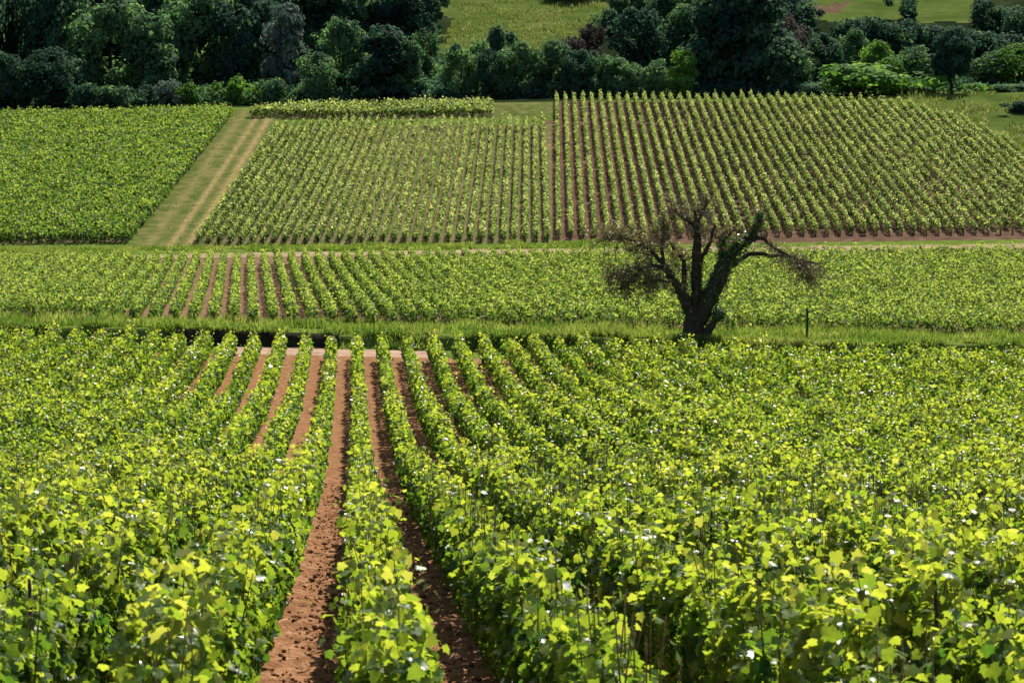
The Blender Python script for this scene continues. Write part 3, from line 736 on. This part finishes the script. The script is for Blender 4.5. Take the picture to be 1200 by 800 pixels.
    for Q, n, ln, dr, lf in ((L1, 46, 1.0, .25, .5), (L2, 50, .95, .0, .6), (L3, 30, .8, -.3, .35), (L4, 24, .7, .3, .4), (L5, 26, .8, .2, .4), (A, 10, .8, .0, .3), (A2, 26, .7, -.1, .3),
                             (Bm, 18, .8, -.5, .1), (B2, 14, .7, -.3, .1), (B3, 26, .8, -.5, .15), (B4, 22, .7, -.6, .1), (C3, 40, .8, .3, .12), (C4, 14, .6, -.4, .3)):
        twigs(Q, n, ln, dr, lf, t0=.25 if Q is not Bm else .6)
    twigs(C2[len(C2) // 2:], 26, .8, .55, .1); twigs(C2[-8:], 34, .8, .8, .12, .75); twigs(Cm[-6:], 8, .5, -.4, .4)
    meshobj('twigs', tw.mesh('twigs'), M['twig'], root)
    LP = np.array(LP); n = len(LP)
    meshobj('leaves', leaf_mesh('leaves', [(2, LP, r.uniform(.06, .12, n), r.normal(size=(n, 3)) + np.array([0, 0, .6]), np.array(LT))]), M['sparse'], root)
    # ivy wrapping the right limb, the fork and the stub
    P, N = [], []
    def ivy(Q, rad, n, a=0.0, b=1.0):
        for _ in range(n):
            t = r.uniform(a, b) * (len(Q) - 1); i = int(min(t, len(Q) - 2)); p = Q[i] + (Q[i + 1] - Q[i]) * (t - i)
            d = unit(r.normal(size=3)); P.append(p + d * rad * r.uniform(.75, 1.3)); N.append(d + .5 * r.normal(size=3))
    ivy(Cm, .42, 1500, .18, .68); ivy(Cm, .24, 380, .6, 1.0); ivy(C4, .22, 200, 0, .8); ivy(Bm, .30, 420, 0, .5); ivy(A, .26, 260, .1, .8)
    blob = tp(635, 540, -.3)
    for _ in range(420): d = unit(r.normal(size=3)); P.append(blob + d * .30 * r.uniform(.4, 1.2)); N.append(d + .5 * r.normal(size=3))
    P = np.array(P); n = len(P)
    meshobj('ivy', leaf_mesh('ivy', [(1, P, r.uniform(.07, .13, n), np.array(N), r.random(n))]), M['ivy'], root)
build_old_tree()
def post():
    px, D = 949, 99.0; X = at(px, D); Z = float(gz(X, D))
    ztop = D * ray_slope(362); H = max(.9, ztop - Z)
    o = tag(empty('wooden_post', (X, D, Z)), 'short dark wooden post below the drooping right branch of the bare tree', 'post')
    tb = Tubes(); tb.add([(0, 0, -.2), (.01, 0, H * .5), (0, .01, H - .03), (0, .01, H)], [.055, .052, .05, .04], 8, .04)
    meshobj('shaft', tb.mesh('shaft'), M['old_bark'], o)
    t2 = Tubes(); t2.add([(-.1, -.03, H * .72), (.1, -.03, H * .72)], [.012, .012], 5); meshobj('wire_tie', t2.mesh('wire_tie'), M['stake'], o)
post()

# ------------------------------------------------------------------ grass and clods
def grass(name, X, D, hmin, hmax, width, lean, seed, mat='blade'):
    r = np.random.default_rng(seed); n = len(X)
    h = r.uniform(hmin, hmax, n) * (.45 + 1.1 * vnoise(X, D, 1.3, seed + 70) ** 1.3); a = r.uniform(0, 6.28, n); w = width * r.uniform(.6, 1.3, n)
    z = gz(X, D) - .02; dx, dy = np.cos(a), np.sin(a); b = r.uniform(0, 6.28, n); ln = h * lean * r.uniform(.2, 1.2, n)
    P = np.stack([X, D, z], 1); s = np.stack([dx, dy, 0 * dx], 1) * w[:, None]; t = np.stack([np.cos(b) * ln, np.sin(b) * ln, h], 1)
    mid = P + t * np.array([.35, .35, .6])
    V = np.stack([P - s, P + s, mid + s * .7, mid - s * .7, P + t], 1).reshape(-1, 3)
    i = np.arange(n)[:, None] * 5
    F = np.concatenate([i + np.array([0, 1, 2, 3]), i + np.array([3, 2, 4])], 1)
    sizes = np.tile([4, 3], n); tint = np.repeat(np.clip(.1 + .75 * vnoise(X, D, 1.9, seed + 80) + r.normal(size=n) * .18, 0, 1), 2)
    me = np_mesh(name, V, F, sizes, attrs={'tint': ('FACE', tint)})
    return tag(meshobj(name, me, M[mat]), kind='stuff')
n = 44000; D = RNG.uniform(94.7, 100, n); D[:30000] = RNG.uniform(94.35, 95.9, 30000); X = RNG.uniform(-1, 1, n) * (HALF * D + 2)
px = CX + FPX * X / D
bare = (px > 200) & (px < 398) & (D < 95.25) & (vnoise(X, D * 0, .9, 40) > .25)         # bare stretch of earth face, its shade painted into the dark colour
k = (vnoise(X, D, 1.2, 41) * .6 + vnoise(X, D, .4, 47) * .4 > .42) & ~bare
tag(grass('bank_grass', X[k], D[k], .08, .42, .024, .9, 1), 'tufted green grass along the top of the bank behind the foreground rows', 'grass')
n = 26000; D = RNG.uniform(117.5, 122.8, n); X = RNG.uniform(-1, 1, n) * (HALF * D + 2)
tag(grass('field_edge_grass', X, D, .15, .60, .03, .6, 2), 'rough grass at the near edge of the middle field', 'grass')
n = 26000; D = RNG.uniform(196.0, 200.5, n); X = RNG.uniform(-1, .25, n) * (HALF * D + 2)
k = vnoise(X, D, 2.5, 43) > .35
tag(grass('verge_grass', X[k], D[k], .12, .4, .04, .6, 3), 'grass verge between the pale track and the upper fields', 'grass')
n = 5000; D = RNG.uniform(191, 195.8, n); X = RNG.uniform(-1, 1, n) * (HALF * D + 2); k = vnoise(X, D, 1.7, 50) > .6
tag(grass('track_tufts', X[k], D[k], .06, .2, .04, .8, 9), 'thin tufts of grass growing on the pale track', 'grass')
n = 9000; D = RNG.uniform(190, 196, n); X = RNG.uniform(-HALF * 196 - 2, at(150, 193), n)
tag(grass('track_edge_grass', X, D, .15, .45, .04, .6, 5), 'grass over the left end of the pale track', 'grass')
n = 9000; D = RNG.uniform(330, 410, n); X = at(RNG.uniform(520, 720, n), D)
n = 9000; D2 = RNG.uniform(206, 292, n); X2 = at(RNG.uniform(1050, 1290, n), D2)
D = np.concatenate([D, D2]); X = np.concatenate([X, X2]); px, py = proj(X, D, gz(X, D)); k = np.zeros(len(X), bool)
for m in MEADOWS: k |= inpoly(px, py, m)
k &= vnoise(X, D, 6.0, 44) > .45
tag(grass('meadow_grass', X[k], D[k], .25, .7, .09, .7, 6, 'meadow_blade'), 'uneven long grass of the meadows on the slopes', 'grass')
n = 5200; D = RNG.uniform(197, 292, n); X = RNG.uniform(-46, -17, n); px, py = proj(X, D, gz(X, D))
k = inpoly(px, py, TRACK_GRASS) & (vnoise(X, D, 2.2, 48) * .5 + vnoise(X, D, .8, 49) * .5 > .52)
tag(grass('track_grass', X[k], D[k], .05, .18, .07, .9, 8, 'meadow_blade'), 'short weeds and grass tufts along the grassy track', 'grass')
def clods():
    r = np.random.default_rng(5); n = 20000
    D = 8 + 42 * r.random(n) ** 1.3; k = r.integers(-5, 5, n)
    X = FG_TAN * D + FG_X0 + (k + .5 + r.normal(size=n) * .2) * FG_S
    s = r.lognormal(-4.0, .42, n).clip(.008, .06)
    P = np.stack([X, D, gz(X, D) + fg_relief(X, D) + s * .25], 1)
    ico = np.array([(0, 0, 1), (.9, 0, .25), (.28, .85, .3), (-.72, .53, .2), (-.72, -.53, .3), (.28, -.85, .2), (.4, .3, -.7), (-.5, 0, -.7), (.3, -.5, -.7)])
    F = np.array([(0, 1, 2), (0, 2, 3), (0, 3, 4), (0, 4, 5), (0, 5, 1), (1, 6, 2), (2, 6, 7), (2, 7, 3), (3, 7, 4), (4, 7, 8), (4, 8, 5), (5, 8, 1), (1, 8, 6), (6, 8, 7)])
    a = r.uniform(0, 6.28, n); J = r.uniform(.65, 1.35, (n, 9, 3)); T = ico[None] * J
    T = np.stack([T[..., 0] * np.cos(a)[:, None] - T[..., 1] * np.sin(a)[:, None], T[..., 0] * np.sin(a)[:, None] + T[..., 1] * np.cos(a)[:, None], T[..., 2] * .8], -1)
    V = (P[:, None] + T * s[:, None, None]).reshape(-1, 3)
    FF = (F[None] + (np.arange(n) * 9)[:, None, None]).ravel()
    tag(meshobj('soil_clods', np_mesh('soil_clods', V, FF, np.full(len(FF) // 3, 3)), M['clod']), 'loose red clods of earth on the bare lanes', 'soil', kind='stuff')
clods()
for m in list(bpy.data.meshes):
    if m.users == 0: bpy.data.meshes.remove(m)
